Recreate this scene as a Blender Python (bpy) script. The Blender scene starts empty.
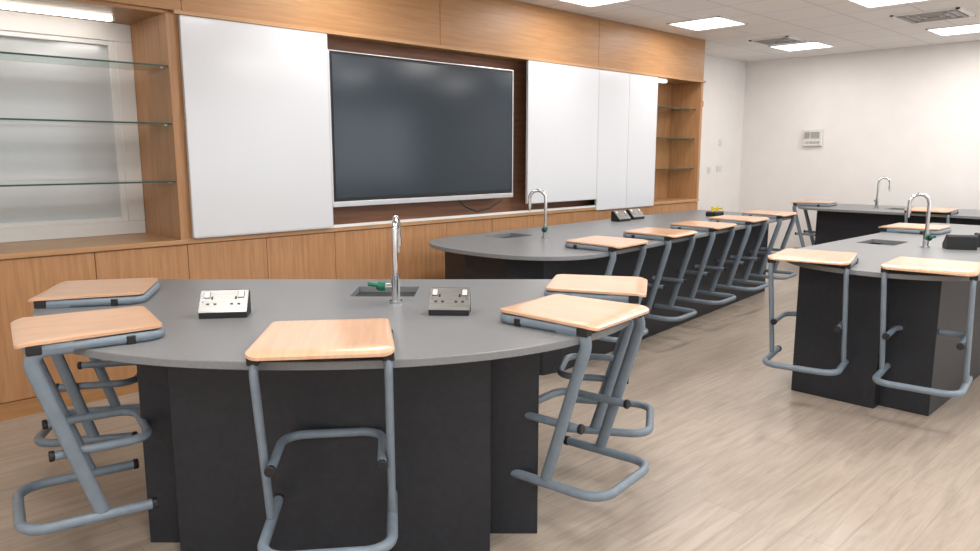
import bpy, bmesh, math, random
from mathutils import Vector, Matrix
random.seed(3)
S=bpy.context.scene
COL=bpy.context.collection
TH=math.radians(45.7)
ct,st=math.cos(TH),math.sin(TH)
def C(f,r): return (f*ct+r*st, f*st-r*ct)

# ---------------------------------------------------------------- materials
def mat(name,col,rough=0.5,metal=0.0,spec=0.5,emit=None,es=0,coat=0,trans=0,ior=1.45):
    m=bpy.data.materials.new(name); m.use_nodes=True
    b=m.node_tree.nodes['Principled BSDF']
    b.inputs['Base Color'].default_value=(*col,1); b.inputs['Roughness'].default_value=rough
    b.inputs['Metallic'].default_value=metal; b.inputs['Specular IOR Level'].default_value=spec
    b.inputs['Coat Weight'].default_value=coat; b.inputs['Coat Roughness'].default_value=0.12
    b.inputs['Transmission Weight'].default_value=trans; b.inputs['IOR'].default_value=ior
    if emit: b.inputs['Emission Color'].default_value=(*emit,1); b.inputs['Emission Strength'].default_value=es
    return m
def noisy(m,c1,c2,scale=(1,1,1),nscale=5,detail=6,lo=0.3,hi=0.7,rvar=None,bump=0,dist=0.0):
    nt=m.node_tree; N=nt.nodes; L=nt.links; b=N['Principled BSDF']
    tc=N.new('ShaderNodeTexCoord'); mp=N.new('ShaderNodeMapping'); mp.inputs['Scale'].default_value=scale
    no=N.new('ShaderNodeTexNoise'); no.inputs['Scale'].default_value=nscale; no.inputs['Detail'].default_value=detail
    no.inputs['Distortion'].default_value=dist
    cr=N.new('ShaderNodeValToRGB'); cr.color_ramp.elements[0].position=lo; cr.color_ramp.elements[1].position=hi
    cr.color_ramp.elements[0].color=(*c1,1); cr.color_ramp.elements[1].color=(*c2,1)
    L.new(tc.outputs['Object'],mp.inputs[0]); L.new(mp.outputs[0],no.inputs['Vector'])
    L.new(no.outputs['Fac'],cr.inputs[0]); L.new(cr.outputs[0],b.inputs['Base Color'])
    if bump:
        bp=N.new('ShaderNodeBump'); bp.inputs['Strength'].default_value=bump; bp.inputs['Distance'].default_value=0.002
        L.new(no.outputs['Fac'],bp.inputs['Height']); L.new(bp.outputs[0],b.inputs['Normal'])
    return m
M={}
M['wood']=noisy(mat('oak_veneer',(0.5,0.3,0.15),0.42),(0.38,0.190,0.085),(0.52,0.285,0.138),(14,14,0.9),3.0,8,0.3,0.75,dist=0.6)
M['woodH']=noisy(mat('oak_veneer_horizontal',(0.5,0.3,0.15),0.42),(0.35,0.178,0.074),(0.45,0.24,0.105),(0.9,14,14),3.0,8,0.3,0.75,dist=0.6)
M['brown']=noisy(mat('dark_wood_recess',(0.2,0.1,0.05),0.5),(0.20,0.095,0.055),(0.28,0.135,0.08),(1,12,12),3)
M['seat']=noisy(mat('beech_ply',(0.75,0.5,0.33),0.28,coat=0.4),(0.60,0.36,0.225),(0.71,0.445,0.29),(16,1.2,1),3.0,6,0.3,0.7,dist=0.4)
M['frame']=noisy(mat('stool_steel_paint',(0.2,0.25,0.3),0.38),(0.165,0.21,0.255),(0.195,0.24,0.29),(1,1,1),30)
M['black']=mat('black_plastic',(0.012,0.012,0.013),0.45)
M['top']=noisy(mat('grey_worktop',(0.14,0.145,0.15),0.36),(0.185,0.193,0.202),(0.21,0.219,0.229),(1,1,1),90,3)
M['base']=noisy(mat('charcoal_panel',(0.025,0.027,0.032),0.45),(0.015,0.017,0.023),(0.021,0.024,0.031),(1,1,1),40,3)
M['wall']=noisy(mat('white_wall_paint',(0.8,0.78,0.77),0.75),(0.79,0.77,0.755),(0.82,0.80,0.785),(1,1,1),4,4)
M['white']=mat('white_board_enamel',(0.64,0.66,0.695),0.18,coat=0.3)
M['edge']=mat('white_board_edge',(0.54,0.55,0.57),0.35)
M['trim']=mat('white_trim',(0.78,0.78,0.78),0.4)
M['pane']=mat('frosted_pane',(0.56,0.59,0.61),0.08,coat=0.5)
M['alu']=mat('aluminium',(0.62,0.63,0.65),0.3,metal=0.9)
M['chrome']=mat('chrome',(0.62,0.63,0.65),0.12,metal=1.0)
M['steel']=noisy(mat('brushed_steel',(0.6,0.6,0.6),0.42,metal=1.0),(0.21,0.21,0.205),(0.30,0.30,0.29),(2,60,60),4)
M['screen']=mat('display_glass',(0.016,0.028,0.041),0.15,spec=0.6)
M['green']=mat('green_lever',(0.0,0.13,0.07),0.35)
M['yellow']=mat('yellow_plastic',(0.75,0.55,0.02),0.4)
M['red']=mat('red_plastic',(0.6,0.12,0.05),0.4)
M['switch']=mat('white_switch',(0.70,0.70,0.67),0.35)
M['sill']=noisy(mat('oak_sill',(0.5,0.32,0.18),0.35),(0.41,0.225,0.105),(0.51,0.29,0.14),(0.9,14,14),3.0,8)
M['basin']=mat('basin_dark',(0.03,0.032,0.036),0.35)
M['lamp']=mat('lamp_diffuser',(0.9,0.9,0.9),0.5,emit=(1,0.99,0.97),es=4)
M['strip']=mat('strip_diffuser',(0.9,0.9,0.85),0.5,emit=(1,0.96,0.88),es=10)
M['vent']=mat('vent_grey',(0.35,0.35,0.35),0.5)
g=mat('shelf_glass',(0.75,0.93,0.87),0.03,trans=1.0,ior=1.3); M['glass']=g
M['gedge']=mat('glass_edge_green',(0.02,0.06,0.048),0.3,spec=0.4)
def floor_mat():
    m=mat('oak_vinyl_floor',(0.5,0.4,0.33),0.34); nt=m.node_tree;N=nt.nodes;L=nt.links;b=N['Principled BSDF']
    tc=N.new('ShaderNodeTexCoord')
    br=N.new('ShaderNodeTexBrick'); br.inputs['Scale'].default_value=1; br.inputs['Brick Width'].default_value=1.4
    br.inputs['Row Height'].default_value=0.19; br.inputs['Mortar Size'].default_value=0.0018; br.offset=0.37
    br.inputs['Color1'].default_value=(0.90,0.90,0.90,1); br.inputs['Color2'].default_value=(1,1,1,1); br.inputs['Mortar'].default_value=(0.72,0.71,0.70,1)
    br.inputs['Mortar Smooth'].default_value=0.3
    L.new(tc.outputs['Object'],br.inputs['Vector'])
    mp=N.new('ShaderNodeMapping'); mp.inputs['Scale'].default_value=(0.8,9,1); L.new(tc.outputs['Object'],mp.inputs[0])
    no=N.new('ShaderNodeTexNoise'); no.inputs['Scale'].default_value=3; no.inputs['Detail'].default_value=9; no.inputs['Roughness'].default_value=0.65; no.inputs['Distortion'].default_value=0.9
    L.new(mp.outputs[0],no.inputs['Vector'])
    cr=N.new('ShaderNodeValToRGB'); cr.color_ramp.elements[0].position=0.3; cr.color_ramp.elements[1].position=0.68
    cr.color_ramp.elements[0].color=(0.335,0.275,0.225,1); cr.color_ramp.elements[1].color=(0.475,0.405,0.338,1)
    L.new(no.outputs['Fac'],cr.inputs[0])
    mx=N.new('ShaderNodeMix'); mx.data_type='RGBA'; mx.blend_type='MULTIPLY'; mx.inputs[0].default_value=1
    L.new(cr.outputs[0],mx.inputs[6]); L.new(br.outputs['Color'],mx.inputs[7]); L.new(mx.outputs[2],b.inputs['Base Color'])
    return m
M['floor']=floor_mat()
def ceil_mat():
    m=mat('ceiling_tiles',(0.8,0.8,0.8),0.8); nt=m.node_tree;N=nt.nodes;L=nt.links;b=N['Principled BSDF']
    tc=N.new('ShaderNodeTexCoord'); br=N.new('ShaderNodeTexBrick'); br.offset=0
    br.inputs['Scale'].default_value=1; br.inputs['Brick Width'].default_value=0.6; br.inputs['Row Height'].default_value=0.6
    br.inputs['Mortar Size'].default_value=0.010
    br.inputs['Color1'].default_value=(0.76,0.75,0.74,1); br.inputs['Color2'].default_value=(0.78,0.77,0.76,1); br.inputs['Mortar'].default_value=(0.62,0.61,0.60,1)
    L.new(tc.outputs['Object'],br.inputs['Vector']); L.new(br.outputs['Color'],b.inputs['Base Color']); return m
M['ceil']=ceil_mat()

# ---------------------------------------------------------------- mesh helpers
def empty(name,loc=(0,0,0),rz=0):
    e=bpy.data.objects.new(name,None); e.location=loc; e.rotation_euler=(0,0,rz); e.empty_display_size=0.1
    COL.objects.link(e); return e
def mkobj(name,bm,mats,parent=None,smooth=False,bevel=0,autosm=True):
    bmesh.ops.recalc_face_normals(bm,faces=bm.faces)
    me=bpy.data.meshes.new(name); bm.to_mesh(me); bm.free()
    if not isinstance(mats,(list,tuple)): mats=[mats]
    for m in mats: me.materials.append(M[m] if isinstance(m,str) else m)
    o=bpy.data.objects.new(name,me); COL.objects.link(o)
    if parent: o.parent=parent
    if smooth:
        for p in me.polygons: p.use_smooth=True
        md=o.modifiers.new('es','EDGE_SPLIT'); md.split_angle=math.radians(40)
    if bevel:
        md=o.modifiers.new('bv','BEVEL'); md.width=bevel; md.segments=2; md.limit_method='ANGLE'
    return o
def bbox(bm,x0,x1,y0,y1,z0,z1,mi=0):
    vs=[bm.verts.new((x,y,z)) for x in (x0,x1) for y in (y0,y1) for z in (z0,z1)]
    for f in ((0,1,3,2),(4,6,7,5),(0,4,5,1),(2,3,7,6),(0,2,6,4),(1,5,7,3)):
        bm.faces.new([vs[i] for i in f]).material_index=mi
def box(name,x0,x1,y0,y1,z0,z1,m,parent=None,bevel=0):
    bm=bmesh.new(); bbox(bm,x0,x1,y0,y1,z0,z1); return mkobj(name,bm,m,parent,bevel=bevel)
def boxes(name,lst,m,parent=None,bevel=0):
    bm=bmesh.new()
    for b in lst: bbox(bm,*b)
    return mkobj(name,bm,m,parent,bevel=bevel)
def prism(name,pts,z0,z1,m,parent=None,bevel=0):
    bm=bmesh.new()
    a=[bm.verts.new((x,y,z0)) for x,y in pts]; b=[bm.verts.new((x,y,z1)) for x,y in pts]; n=len(pts)
    bm.faces.new(a[::-1]); bm.faces.new(b)
    for i in range(n): bm.faces.new((a[i],a[(i+1)%n],b[(i+1)%n],b[i]))
    return mkobj(name,bm,m,parent,bevel=bevel)
def fillet(pts,r,seg=8):
    out=[Vector(pts[0])]
    for i in range(1,len(pts)-1):
        p=Vector(pts[i]); a=(Vector(pts[i-1])-p); b=(Vector(pts[i+1])-p)
        rr=min(r,a.length*0.49,b.length*0.49)
        ang=a.angle(b); d=min(rr/math.tan(ang/2),a.length*0.98,b.length*0.98)
        p0=p+a.normalized()*d; p1=p+b.normalized()*d
        for k in range(seg+1):
            t=k/seg; out.append((1-t)**2*p0+2*t*(1-t)*(p*0.78+(p0+p1)*0.11)+t*t*p1)
    out.append(Vector(pts[-1])); return out
def sweep(bm,pts,n,a,b,seg=12,mi=0):
    n=Vector(n).normalized(); rings=[]; N=len(pts)
    for i,p in enumerate(pts):
        t=(pts[min(i+1,N-1)]-pts[max(i-1,0)]).normalized(); s=t.cross(n).normalized()
        rings.append([bm.verts.new(p+s*a*math.cos(2*math.pi*k/seg)+n*b*math.sin(2*math.pi*k/seg)) for k in range(seg)])
    for i in range(N-1):
        for k in range(seg):
            bm.faces.new((rings[i][k],rings[i][(k+1)%seg],rings[i+1][(k+1)%seg],rings[i+1][k])).material_index=mi
    bm.faces.new(rings[0]).material_index=mi; bm.faces.new(rings[-1][::-1]).material_index=mi
def cyl(bm,p0,p1,r,seg=16,mi=0):
    p0=Vector(p0);p1=Vector(p1); d=(p1-p0).normalized(); n=Vector((0,0,1)) if abs(d.z)<0.9 else Vector((1,0,0))
    n=(n-d*n.dot(d)).normalized(); sweep(bm,[p0,p1],n,r,r,seg,mi)

# ---------------------------------------------------------------- room
X0,X1,Y0,Y1,H=-2.8,10.75,-3.2,5.5,2.87
box('floor',X0-.2,X1+.2,Y0-.2,Y1+.2,-0.1,0,'floor')
box('ceiling',X0-.2,X1+.2,Y0-.2,Y1+.2,H,H+0.1,'ceil')
box('wall_north',X0-.2,X1+.2,Y1,Y1+.2,0,H,'wall')
box('wall_east',X1,X1+.2,Y0,Y1,0,H,'wall')
box('wall_west',X0-.2,X0,Y0,Y1,0,H,'wall')
wins=[(-2.0,0.6),(1.4,4.0),(4.8,7.4),(8.0,10.3)]
lst=[(X0-.2,X1+.2,Y0-.2,Y0,0,0.9),(X0-.2,X1+.2,Y0-.2,Y0,2.5,H)]
px=X0-.2
for a,b in wins: lst.append((px,a,Y0-.2,Y0,0.9,2.5)); px=b
lst.append((px,X1+.2,Y0-.2,Y0,0.9,2.5))
boxes('wall_south',lst,'wall')
for i,(a,b) in enumerate(wins):
    m_=(a+b)/2
    boxes('window_%d'%(i+1),[(a,a+.06,Y0-.15,Y0-.08,.9,2.5),(b-.06,b,Y0-.15,Y0-.08,.9,2.5),(a,b,Y0-.15,Y0-.08,.9,.96),(a,b,Y0-.15,Y0-.08,2.44,2.5),(m_-.03,m_+.03,Y0-.15,Y0-.08,.9,2.5)],'trim')
box('baseboard_east',X1-.015,X1,Y0,Y1,0,.1,'trim')
box('baseboard_north',8.42,X1-.015,Y1-.015,Y1,0,.1,'trim')

# ---------------------------------------------------------------- built-in wall unit
YF=4.81; SZ=0.955; BT=2.37
U=empty('fitted_wall_cabinet',(0,0,0))
XL=-1.1; XA=1.93; XB=7.33; XC=8.34
box('base_carcass',XL,XC,YF+.03,Y1-.01,0.0,SZ-.03,'wood',U)
box('plinth',XL,XC,YF+.012,YF+.03,0.0,0.10,'woodH',U)
x=XA-0.56*5
while x<XC-.05:
    x2=min(x+0.56,XC)
    box('cupboard_door',x+.002,x2-.002,YF+.004,YF+.03,0.105,SZ-.035,'wood',U,bevel=.0015); x=x2
box('sill_left',XL,XA,YF-.015,Y1-.01,SZ-.03,SZ,'sill',U,bevel=.003)
box('sill_mid',XA,XC,YF-.01,YF+.3,SZ-.03,SZ,'sill',U,bevel=.003)
box('sill_right',XB,XC,YF+.3,Y1-.01,SZ-.03,SZ,'sill',U)
box('stile_left',XA-.04,XA+.06,YF,Y1-.01,SZ,BT,'wood',U)
box('stile_middle',XB-.06,XB,YF,Y1-.01,SZ,BT,'wood',U)
box('stile_end',XC-.05,XC,YF,Y1-.01,SZ,BT,'wood',U)
xs=[XL,-.4,0.8,XA+.06,4.12,6.25,XC]
for a,b in zip(xs[:-1],xs[1:]):
    box('fascia_panel',a+.002,b-.002,YF,YF+.03,BT+.02,H-.002,'woodH',U,bevel=.001)
box('fascia_rail',XA,XC,YF-.03,YF+.02,BT-.005,BT+.02,'sill',U,bevel=.002)
box('soffit',XL,XC,YF+.03,Y1-.01,BT,BT+.03,'woodH',U)
box('recess_back',XA+.06,XB-.06,YF+.17,YF+.2,SZ,BT,'brown',U)
box('display_back_right',XB,XC-.05,YF+.42,YF+.45,SZ,BT,'wood',U)
YB=Y1-.06
boxes('pane_frame',[(XL,XA-.04,YB-.02,YB+.02,SZ,SZ+.09),(XL,XA-.04,YB-.02,YB+.02,BT-.12,BT),(XA-.15,XA-.04,YB-.02,YB+.02,SZ+.09,BT-.12),(0.2,0.3,YB-.02,YB+.02,SZ+.09,BT-.12)],'trim',U,bevel=.006)
boxes('pane_bead',[(XA-.19,XA-.15,YB-.01,YB+.02,SZ+.09,BT-.12),(.3,XA-.19,YB-.01,YB+.02,SZ+.09,SZ+.12),(.3,XA-.19,YB-.01,YB+.02,BT-.15,BT-.12)],'trim',U,bevel=.004)
box('pane',XL,XA-.15,YB+.02,YB+.03,SZ+.09,BT-.12,'pane',U)
def shelf(x0,x1,y0,y1,z):
    box('glass_shelf',x0,x1,y0+.004,y1,z,z+.010,'glass',U)
    box('glass_shelf_edge',x0,x1,y0,y0+.004,z,z+.010,'gedge',U)
    for sx in (x0+.02,x1-.02):
        bm=bmesh.new(); cyl(bm,(sx,y0+.05,z-.006),(sx,y0+.05,z),.01); mkobj('shelf_support',bm,'alu',U)
for z in (1.325,1.69,2.045):
    shelf(XL,XA-.04,YF+.02,YF+.36,z); shelf(XB,XC-.05,YF+.06,YF+.40,z)
def strip(x0,x1,y,z):
    e=empty('strip_light',((x0+x1)/2,y,z-.001)); w=(x1-x0)/2
    box('diffuser',-w,w,-.03,.03,-.022,0,'strip',e,bevel=.006); box('end_cap',-w-.015,-w,-.032,.032,-.024,0,'alu',e); box('end_cap',w,w+.015,-.032,.032,-.024,0,'alu',e)
strip(0.9,1.7,YB-.22,BT); strip(XB+.1,XC-.55,YF+.2,BT)

def wb(x0,x1,y,z0,z1,split=None):
    e=empty('whiteboard',((x0+x1)/2,y,(z0+z1)/2)); w=(x1-x0)/2; h=(z1-z0)/2
    xs_=[-w]+([split-(x0+x1)/2] if split else [])+[w]
    for a,b in zip(xs_[:-1],xs_[1:]):
        box('writing_surface',a+.002,b-.002,-.012,.012,-h+.004,h-.004,'white',e,bevel=.001)
    boxes('edge_trim',[(-w,w,-.0125,.012,-h-.004,-h+.004),(-w,w,-.0125,.012,h-.004,h+.004),(-w-.003,-w+.002,-.0125,.012,-h,h),(w-.002,w+.003,-.0125,.012,-h,h)],'edge',e)
wb(XA+.03,3.01,YF-.03,SZ+.012,BT-.015)
wb(5.15,6.21,YF-.03,SZ+.09,BT-.015)
wb(6.24,XB-.02,YF-.012,SZ-.03,BT-.012,split=6.77)
box('board_track',XA+.06,XB-.06,YF-.012,YF+.02,SZ,SZ+.02,'trim',U)

tv=empty('television_display',(4.015,YF+.03,1.685)); w,h=.965,.565
box('bezel',-w,w,-.03,.04,-h,h,'black',tv,bevel=.006)
box('screen',-w+.018,w-.018,-.034,-.028,-h+.055,h-.02,'screen',tv)
boxes('silver_frame',[(-w-.012,w+.012,-.036,.02,-h-.012,-h+.03),(-w-.012,-w,-.034,.02,-h,h),(w,w+.012,-.034,.02,-h,h),(-w-.012,w+.012,-.034,.02,h,h+.01)],'alu',tv,bevel=.003)
box('wall_bracket',-.3,.3,.04,.14,-.25,.25,'black',tv)
bm=bmesh.new()
sweep(bm,fillet([(.30,0.0,-h),(.37,-.035,-h-.07),(.50,-.045,-h-.12),(.66,-.035,-h-.10),(.85,-.02,-h-.03)],.05),(0,1,0),.008,.008,8); mkobj('cable',bm,'black',tv,smooth=True)

def plate(name,x,z,w=.09,h=.09,m='switch'):
    e=empty(name,(x,Y1,z)); box('plate',-w/2,w/2,-.012,0,-h/2,h/2,m,e,bevel=.003); box('rocker',-w/6,w/6,-.018,-.012,-h/4,h/4,m,e,bevel=.002)
plate('light_switch',9.8,1.28); plate('wall_socket',10.08,1.3,.15); plate('light_switch',10.08,1.68)
e=empty('alarm_callpoint',(XC+.001,4.86,2.12)); e.parent=U; box('body',0,.05,-.035,.035,-.035,.035,'red',e,bevel=.005); box('face',.05,.055,-.025,.025,-.025,.025,'switch',e)
e=empty('wall_intercom_panel',(X1,4.42,1.74))
box('housing',-.05,0,-.14,.14,-.12,.12,'switch',e,bevel=.012); box('display',-.056,-.05,-.10,.02,-.01,.08,'vent',e)
boxes('button_row',[(-.056,-.05,-.10+.05*k,-.07+.05*k,-.08,-.05) for k in range(4)],'alu',e); box('speaker_grille',-.056,-.05,.04,.11,-.01,.08,'alu',e)

def lamp(x,y):
    e=empty('ceiling_light_panel',(x,y,H)); a=.3
    boxes('frame',[(-a,a,-a,-a+.015,-.012,0),(-a,a,a-.015,a,-.012,0),(-a,-a+.015,-a,a,-.012,0),(a-.015,a,-a,a,-.012,0)],'trim',e)
    box('diffuser',-a+.015,a-.015,-a+.015,a-.015,-.006,-.001,'lamp',e)
    l=bpy.data.lights.new('lamp_light','AREA'); l.size=.56; l.energy=LE*(.55 if y>4 else 1); l.color=(1,.96,.92)
    o=bpy.data.objects.new('lamp_light',l); o.location=(0,0,-.02); COL.objects.link(o); o.parent=e
LE=22
for y in (4.2,2.4,0.6,-1.2):
    for x in (-1.8,0.6,3.0,5.4,7.3,9.65):
        if y==4.2 and x<1: continue
        lamp(x,y)
def vent(x,y,a=.3):
    e=empty('ceiling_air_vent',(x,y,H)); k_=a/.3
    boxes('frame',[(-a,a,-a,-a+.03,-.015,0),(-a,a,a-.03,a,-.015,0),(-a,-a+.03,-a,a,-.015,0),(a-.03,a,-a,a,-.015,0)],'trim',e)
    for r in (.23*k_,.15*k_,.07*k_):
        boxes('louvre',[(-r-.02,r+.02,-r-.02,-r+.01,-.02,0),(-r-.02,r+.02,r-.01,r+.02,-.02,0),(-r-.02,-r+.01,-r,r,-.02,0),(r-.01,r+.02,-r,r,-.02,0)],'vent',e)
vent(8.5,2.4); vent(8.95,4.2,.24)

# ---------------------------------------------------------------- stool
BH=0.855
def stool_meshes():
    def rr(w,d,r,wo,n=8):
        pts=[]
        for (cx,cy,a0) in ((1,1,0),(-1,1,90),(-1,-1,180),(1,-1,270)):
            ww=w if cy>0 else wo
            for k in range(n+1):
                a=math.radians(a0+90*k/n); pts.append((cx*(ww/2-r)+r*math.cos(a),cy*(d/2-r)+r*math.sin(a)))
        return pts
    out=rr(.415,.45,.038,.455); n=len(out); bm=bmesh.new()
    def zt(x,y): return .049+.010*min(1,(abs(x)/.2)**2.5)*.5 - .004*(1-min(1,(abs(y)/.2)**2)) - (.012*max(0,(-y-.14)/.08)**2)
    rings_t=[];rings_b=[]
    for s in (.25,.5,.72,.88,.97,1.0):
        dz=0.002 if s==1.0 else 0
        rings_t.append([bm.verts.new((x*s,y*s,zt(x*s,y*s)-dz)) for x,y in out])
        rings_b.append([bm.verts.new((x*s,y*s,zt(x*s,y*s)-.014+dz)) for x,y in out])
    for R in (rings_t,rings_b):
        for i in range(len(R)-1):
            for k in range(n): bm.faces.new((R[i][k],R[i][(k+1)%n],R[i+1][(k+1)%n],R[i+1][k]))
        bm.faces.new(R[0])
    for k in range(n): bm.faces.new((rings_t[-1][k],rings_t[-1][(k+1)%n],rings_b[-1][(k+1)%n],rings_b[-1][k]))
    bmesh.ops.recalc_face_normals(bm,faces=bm.faces)
    ms=bpy.data.meshes.new('stool_seat'); bm.to_mesh(ms); bm.free(); ms.materials.append(M['seat'])
    for p in ms.polygons: p.use_smooth=True
    bm=bmesh.new(); w=.207; T=.018; FZ=-.36
    sweep(bm,fillet([(-w,-.17,T),(-w,.222,T),(w,.222,T),(w,-.17,T)],.06),(0,0,1),.0145,.0175,14)
    for sx in (-w,w):
        sweep(bm,fillet([(sx,-.06,T-.002),(sx,-.198,T-.002),(sx,-.016,-.585)],.045),(1,0,0),.024,.0138,16)
    sweep(bm,fillet([(-w+.029,-.145,FZ),(-w+.029,.16,FZ),(w-.029,.16,FZ),(w-.029,-.145,FZ)],.075),(0,0,1),.016,.016,12)
    sweep(bm,fillet([(-w,.145,-.60),(-w,-.26,-.60),(w,-.26,-.60),(w,.145,-.60)],.085),(0,0,1),.0185,.0185,12)
    mf=bpy.data.meshes.new('stool_frame'); bmesh.ops.recalc_face_normals(bm,faces=bm.faces); bm.to_mesh(mf); bm.free(); mf.materials.append(M['frame'])
    for p in mf.polygons: p.use_smooth=True
    bm=bmesh.new()
    for sx in (-1,1):
        cyl(bm,(sx*w,.140,-.60),(sx*w,.160,-.60),.021,14)
        cyl(bm,(sx*(w-.029),-.142,FZ),(sx*(w-.029),-.160,FZ),.019,14)
        bbox(bm,sx*w-.019,sx*w+.019,-.195,-.15,0.004,.036)
        bbox(bm,sx*w-.016,sx*w+.016,.10,.13,0.0,.03)
    mc=bpy.data.meshes.new('stool_caps'); bmesh.ops.recalc_face_normals(bm,faces=bm.faces); bm.to_mesh(mc); bm.free(); mc.materials.append(M['black'])
    return ms,mf,mc
SM=stool_meshes()
def stool(x,y,ix,iy,z=BH):
    e=empty('lab_stool',(x,y,z),math.atan2(iy,ix)-math.pi/2)
    for nme,me in zip(('seat','frame','end_caps'),SM):
        o=bpy.data.objects.new(nme,me); COL.objects.link(o); o.parent=e
        if nme!='end_caps':
            md=o.modifiers.new('es','EDGE_SPLIT'); md.split_angle=math.radians(45)
        else:
            md=o.modifiers.new('bv','BEVEL'); md.width=.003; md.segments=1; md.limit_method='ANGLE'

# ---------------------------------------------------------------- bench parts
def boolean(o,x0,x1,y0,y1,z0,z1):
    c=box('cut',x0,x1,y0,y1,z0,z1,'top'); c.parent=o.parent
    bpy.context.view_layer.update()
    md=o.modifiers.new('b','BOOLEAN'); md.object=c; md.operation='DIFFERENCE'; md.solver='EXACT'
    dg=bpy.context.evaluated_depsgraph_get(); me=bpy.data.meshes.new_from_object(o.evaluated_get(dg))
    o.modifiers.clear(); o.data=me; bpy.data.objects.remove(c)
def worktop(parent,pts,sinks):
    o=prism('worktop',pts,BH-.028,BH,'top',parent,bevel=.003)
    for (x0,x1,y0,y1) in sinks:
        boolean(o,x0,x1,y0,y1,BH-.1,BH+.1)
        t=.012; d=.18
        boxes('basin',[(x0-t,x0,y0-t,y1+t,BH-d,BH-.029),(x1,x1+t,y0-t,y1+t,BH-d,BH-.029),(x0,x1,y0-t,y0,BH-d,BH-.029),(x0,x1,y1,y1+t,BH-d,BH-.029),(x0-t,x1+t,y0-t,y1+t,BH-d-t,BH-d)],'basin',parent)
        bm=bmesh.new(); cyl(bm,((x0+x1)/2,(y0+y1)/2,BH-d),((x0+x1)/2,(y0+y1)/2,BH-d+.006),.03); mkobj('drain',bm,'steel',parent)
def tap(x,y,rz,z=BH,h=.375):
    e=empty('swan_neck_tap',(x,y,z),rz)
    bm=bmesh.new(); cyl(bm,(0,0,0),(0,0,.012),.029,24); cyl(bm,(0,0,.012),(0,0,.11),.019,20); cyl(bm,(0,0,.11),(0,0,.125),.0165,20)
    arc=[Vector((0,0,.11)),Vector((0,0,h-.065))]
    for k in range(1,13):
        a=math.pi*k/12; arc.append(Vector((0,.062-.062*math.cos(a),h-.065+.062*math.sin(a))))
    arc.append(Vector((0,.124,h-.10)))
    sweep(bm,arc,(1,0,0),.0125,.0125,14); cyl(bm,(0,.124,h-.10),(0,.124,h-.135),.0155,16); cyl(bm,(0,.124,h-.135),(0,.124,h-.165),.008,12)
    cyl(bm,(0,0,.075),(-.05,0,.075),.013,16)
    mkobj('spout',bm,'chrome',e,smooth=True)
    bm=bmesh.new(); cyl(bm,(-.045,0,.075),(-.075,0,.075),.021,14); sweep(bm,[Vector((-.06,0,.075)),Vector((-.085,-.01,.082)),Vector((-.118,-.02,.088))],(0,0,1),.013,.009,12); mkobj('lever_handle',bm,'green',e,smooth=True)
    bm=bmesh.new(); cyl(bm,(-.075,0,.075),(-.083,0,.075),.015,14); mkobj('lever_cap',bm,'black',e,smooth=True)
def socket(x,y,rz,z=BH,w=.185):
    e=empty('bench_power_socket',(x,y,z),rz)
    D,hb,hf=.105,.10,.022; bm=bmesh.new(); a=w/2
    prof=[(-D/2,0),(D/2,0),(D/2,hb-.01),(D/2-.012,hb),(D/2-.03,hb),(-D/2,hf)]
    L=[bm.verts.new((-a,p,q)) for p,q in prof]; R=[bm.verts.new((a,p,q)) for p,q in prof]
    bm.faces.new(L[::-1]); bm.faces.new(R)
    for i in range(len(prof)): bm.faces.new((L[i],L[(i+1)%6],R[(i+1)%6],R[i]))
    mkobj('housing',bm,'black',e,bevel=.003)
    ang=math.atan2(hb-hf,D-.03)
    f=empty('face',(0,-.015,(hb+hf)/2)); f.parent=e; f.rotation_euler=(ang,0,0)
    ln=math.hypot(hb-hf,D-.03)/2
    box('face_plate',-a-.002,a+.002,-ln,ln,0,.004,'steel',f,bevel=.0015)
    for s in (-.25,.25):
        cx=s*w
        bx=[(cx-.004,cx+.004,.008,.022,.003,.0048),(cx-.020,cx-.008,-.018,-.010,.003,.0048),(cx+.008,cx+.020,-.018,-.010,.003,.0048)]
        boxes('pin_hole',bx,'black',f)
        sgn=-1 if s<0 else 1
        box('rocker_switch',cx+min(sgn*.010,sgn*.030),cx+max(sgn*.010,sgn*.030),.016,.042,.003,.009,'switch',f,bevel=.001)
        box('rocker_surround',cx+min(sgn*.008,sgn*.032),cx+max(sgn*.008,sgn*.032),.014,.044,.003,.0052,'black',f)
        bm=bmesh.new(); cyl(bm,(sgn*(a-.012),0,.004),(sgn*(a-.012),0,.006),.004,10); mkobj('screw',bm,'chrome',f)

# ---- near bench
RZ=TH-math.pi/2
b1=empty('laboratory_bench',(*C(3.45,-.64),0),RZ)
pts=[]; a_,b_=1.32,1.20
def sup(t,n=2.2):
    c,s=math.cos(t),math.sin(t); return (a_*math.copysign(abs(c)**(2/n),c), b_*math.copysign(abs(s)**(2/n),s))
for k in range(73):
    t=math.pi+ math.pi*k/72; pts.append(sup(t))
pts+= [(1.32,.12),(1.31,.24)]
for k in range(7):
    t=math.pi/2*k/6; pts.append((1.31-.10+.10*math.cos(t),.27+.10*math.sin(t)))
for k in range(7):
    t=math.pi/2*k/6; pts.append((-1.31+.10-.10*math.sin(t),.27+.10*math.cos(t)))
pts.append((-1.32,.12))
sx,sy=-.52+.64,3.47-3.45
worktop(b1,pts,[(sx-.13,sx+.17,sy-.13,sy+.13)])
fr=-.86
prism('base_core',[(-.535,fr),(.64,fr),(.64,fr+.16),(.83,fr+.16),(.83,.2),(-.69,.2),(-.69,fr+.09),(-.535,fr+.09)],0,BH-.028,'base',b1,bevel=.003)
x,y=C(3.19,-.415); tap(x,y,RZ)
x,y=C(2.93,-1.075); socket(x,y,RZ+math.radians(8))
x,y=C(2.98,-.165); socket(x,y,RZ-math.radians(3),w=.165)
def cstool(f,r,df,dr):
    x,y=C(f,r); d=C(df,dr); stool(x,y,d[0],d[1])
cstool(2.41,-.55,1,-.13)
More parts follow.
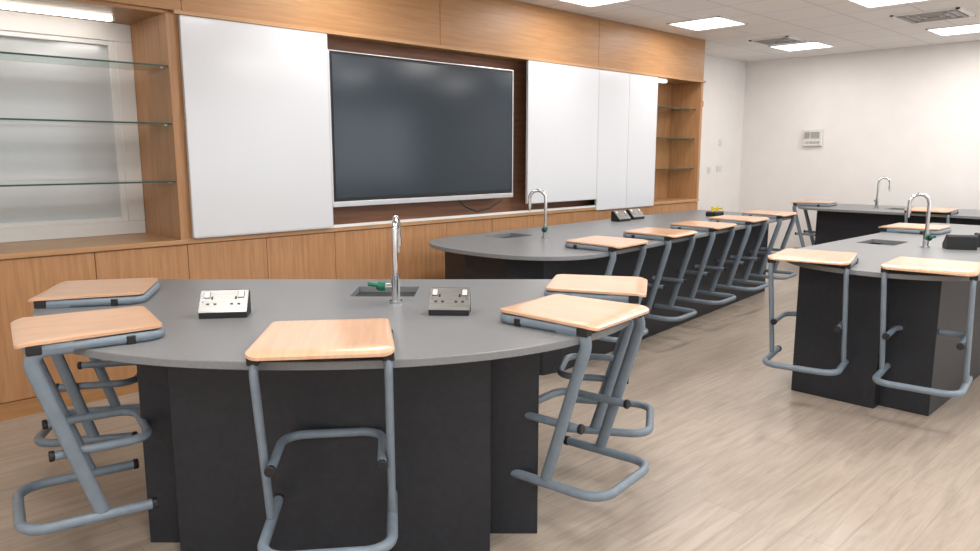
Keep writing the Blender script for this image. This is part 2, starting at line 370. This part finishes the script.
cstool(2.59,-1.455,.56,.83)
cstool(3.31,-1.79,.25,.97)
cstool(2.84,.33,.62,-.78)
cstool(3.42,.51,.22,-.97)

# ---- long bench by the wall
b2=empty('laboratory_bench',(0,0,0))
def endpts(cx,cy,rx,ry,a0,a1,n=24,p=2.4):
    r=[]
    for k in range(n+1):
        t=math.radians(a0+(a1-a0)*k/n); c,s=math.cos(t),math.sin(t)
        r.append((cx+rx*math.copysign(abs(c)**(2/p),c),cy+ry*math.copysign(abs(s)**(2/p),s)))
    return r
p2=endpts(3.93,3.69,.57,.74,90,270)
p2=[(x,y) for x,y in p2]+[(4.0,2.955),(7.9,3.38),(7.9,4.6)]
worktop(b2,p2,[(4.10,4.42,4.02,4.28)])
pb=[(3.62,4.2),(3.55,3.9),(3.57,3.5),(3.68,3.25),(3.85,3.22),(7.85,3.65),(7.85,4.45),(3.85,4.25)]
prism('base_core',pb,0,BH-.028,'base',b2,bevel=.003)
tap(4.31,3.80,math.radians(35))
for (x,y) in ((4.2,3.13),(5.02,3.22),(5.84,3.31),(6.66,3.40),(7.5,3.49)):
    stool(x,y,-.1,1)
socket(6.0,4.30,math.radians(0)); socket(6.3,4.34,0)
tap_e=empty('gas_tap_block',(7.2,3.95,BH))
box('pedestal',-.09,.09,-.06,.06,0,.05,'black',tap_e,bevel=.01)
bm=bmesh.new()
for s in(-.05,.05):
    cyl(bm,(s,0,.05),(s,0,.10),.014); cyl(bm,(s,0,.085),(s,-.06,.085),.009)
mkobj('nozzles',bm,'yellow',tap_e,smooth=True)

# ---- right bench
b3=empty('laboratory_bench',(0,0,0))
p3=endpts(5.1,1.50,.74,.66,90,270,p=2.2)+[(8.0,.84),(8.0,2.10)]
worktop(b3,p3,[(5.75,6.1,1.74,2.0)])
prism('base_core',[(4.59,1.92),(4.59,1.42),(4.68,1.42),(4.68,1.15),(7.9,1.15),(7.9,1.92)],0,BH-.028,'base',b3,bevel=.003)
stool(4.49,1.79,.97,.20); stool(4.57,1.17,.97,.12)
stool(6.95,1.95,0,-1); stool(6.7,1.0,0,1)
tap(5.80,1.55,math.radians(30))
socket(5.88,1.36,math.radians(120)); socket(6.15,1.25,math.radians(120))

# ---- far bench
b4=empty('laboratory_bench',(0,0,0))
p4=[(9.15,.2),(10.3,.2)]+endpts(9.725,3.55,.575,.5,0,180,p=2.6)
worktop(b4,p4,[(9.6,9.9,2.75,3.05)])
prism('base_core',[(9.45,.3),(10.1,.3),(10.1,3.78),(9.45,3.78)],0,BH-.028,'base',b4,bevel=.003)
tap(9.65,3.15,math.radians(200))
stool(9.65,3.90,.1,-1); stool(9.30,2.45,1,0); stool(9.30,1.65,1,0); stool(9.30,.9,1,0)

# ---------------------------------------------------------------- world, camera
w=bpy.data.worlds.new('World'); S.world=w; w.use_nodes=True
bg=w.node_tree.nodes['Background']; bg.inputs[0].default_value=(0.90,0.95,1.0,1); bg.inputs[1].default_value=2.6
cam=bpy.data.cameras.new('Camera'); co=bpy.data.objects.new('Camera',cam); COL.objects.link(co)
cam.sensor_width=36; cam.lens=737/980*36; co.location=(0,0,1.5); co.rotation_euler=(math.radians(90-9.3),0,RZ); cam.clip_start=.05
S.camera=co
S.view_settings.view_transform='Standard'; S.view_settings.exposure=0.0
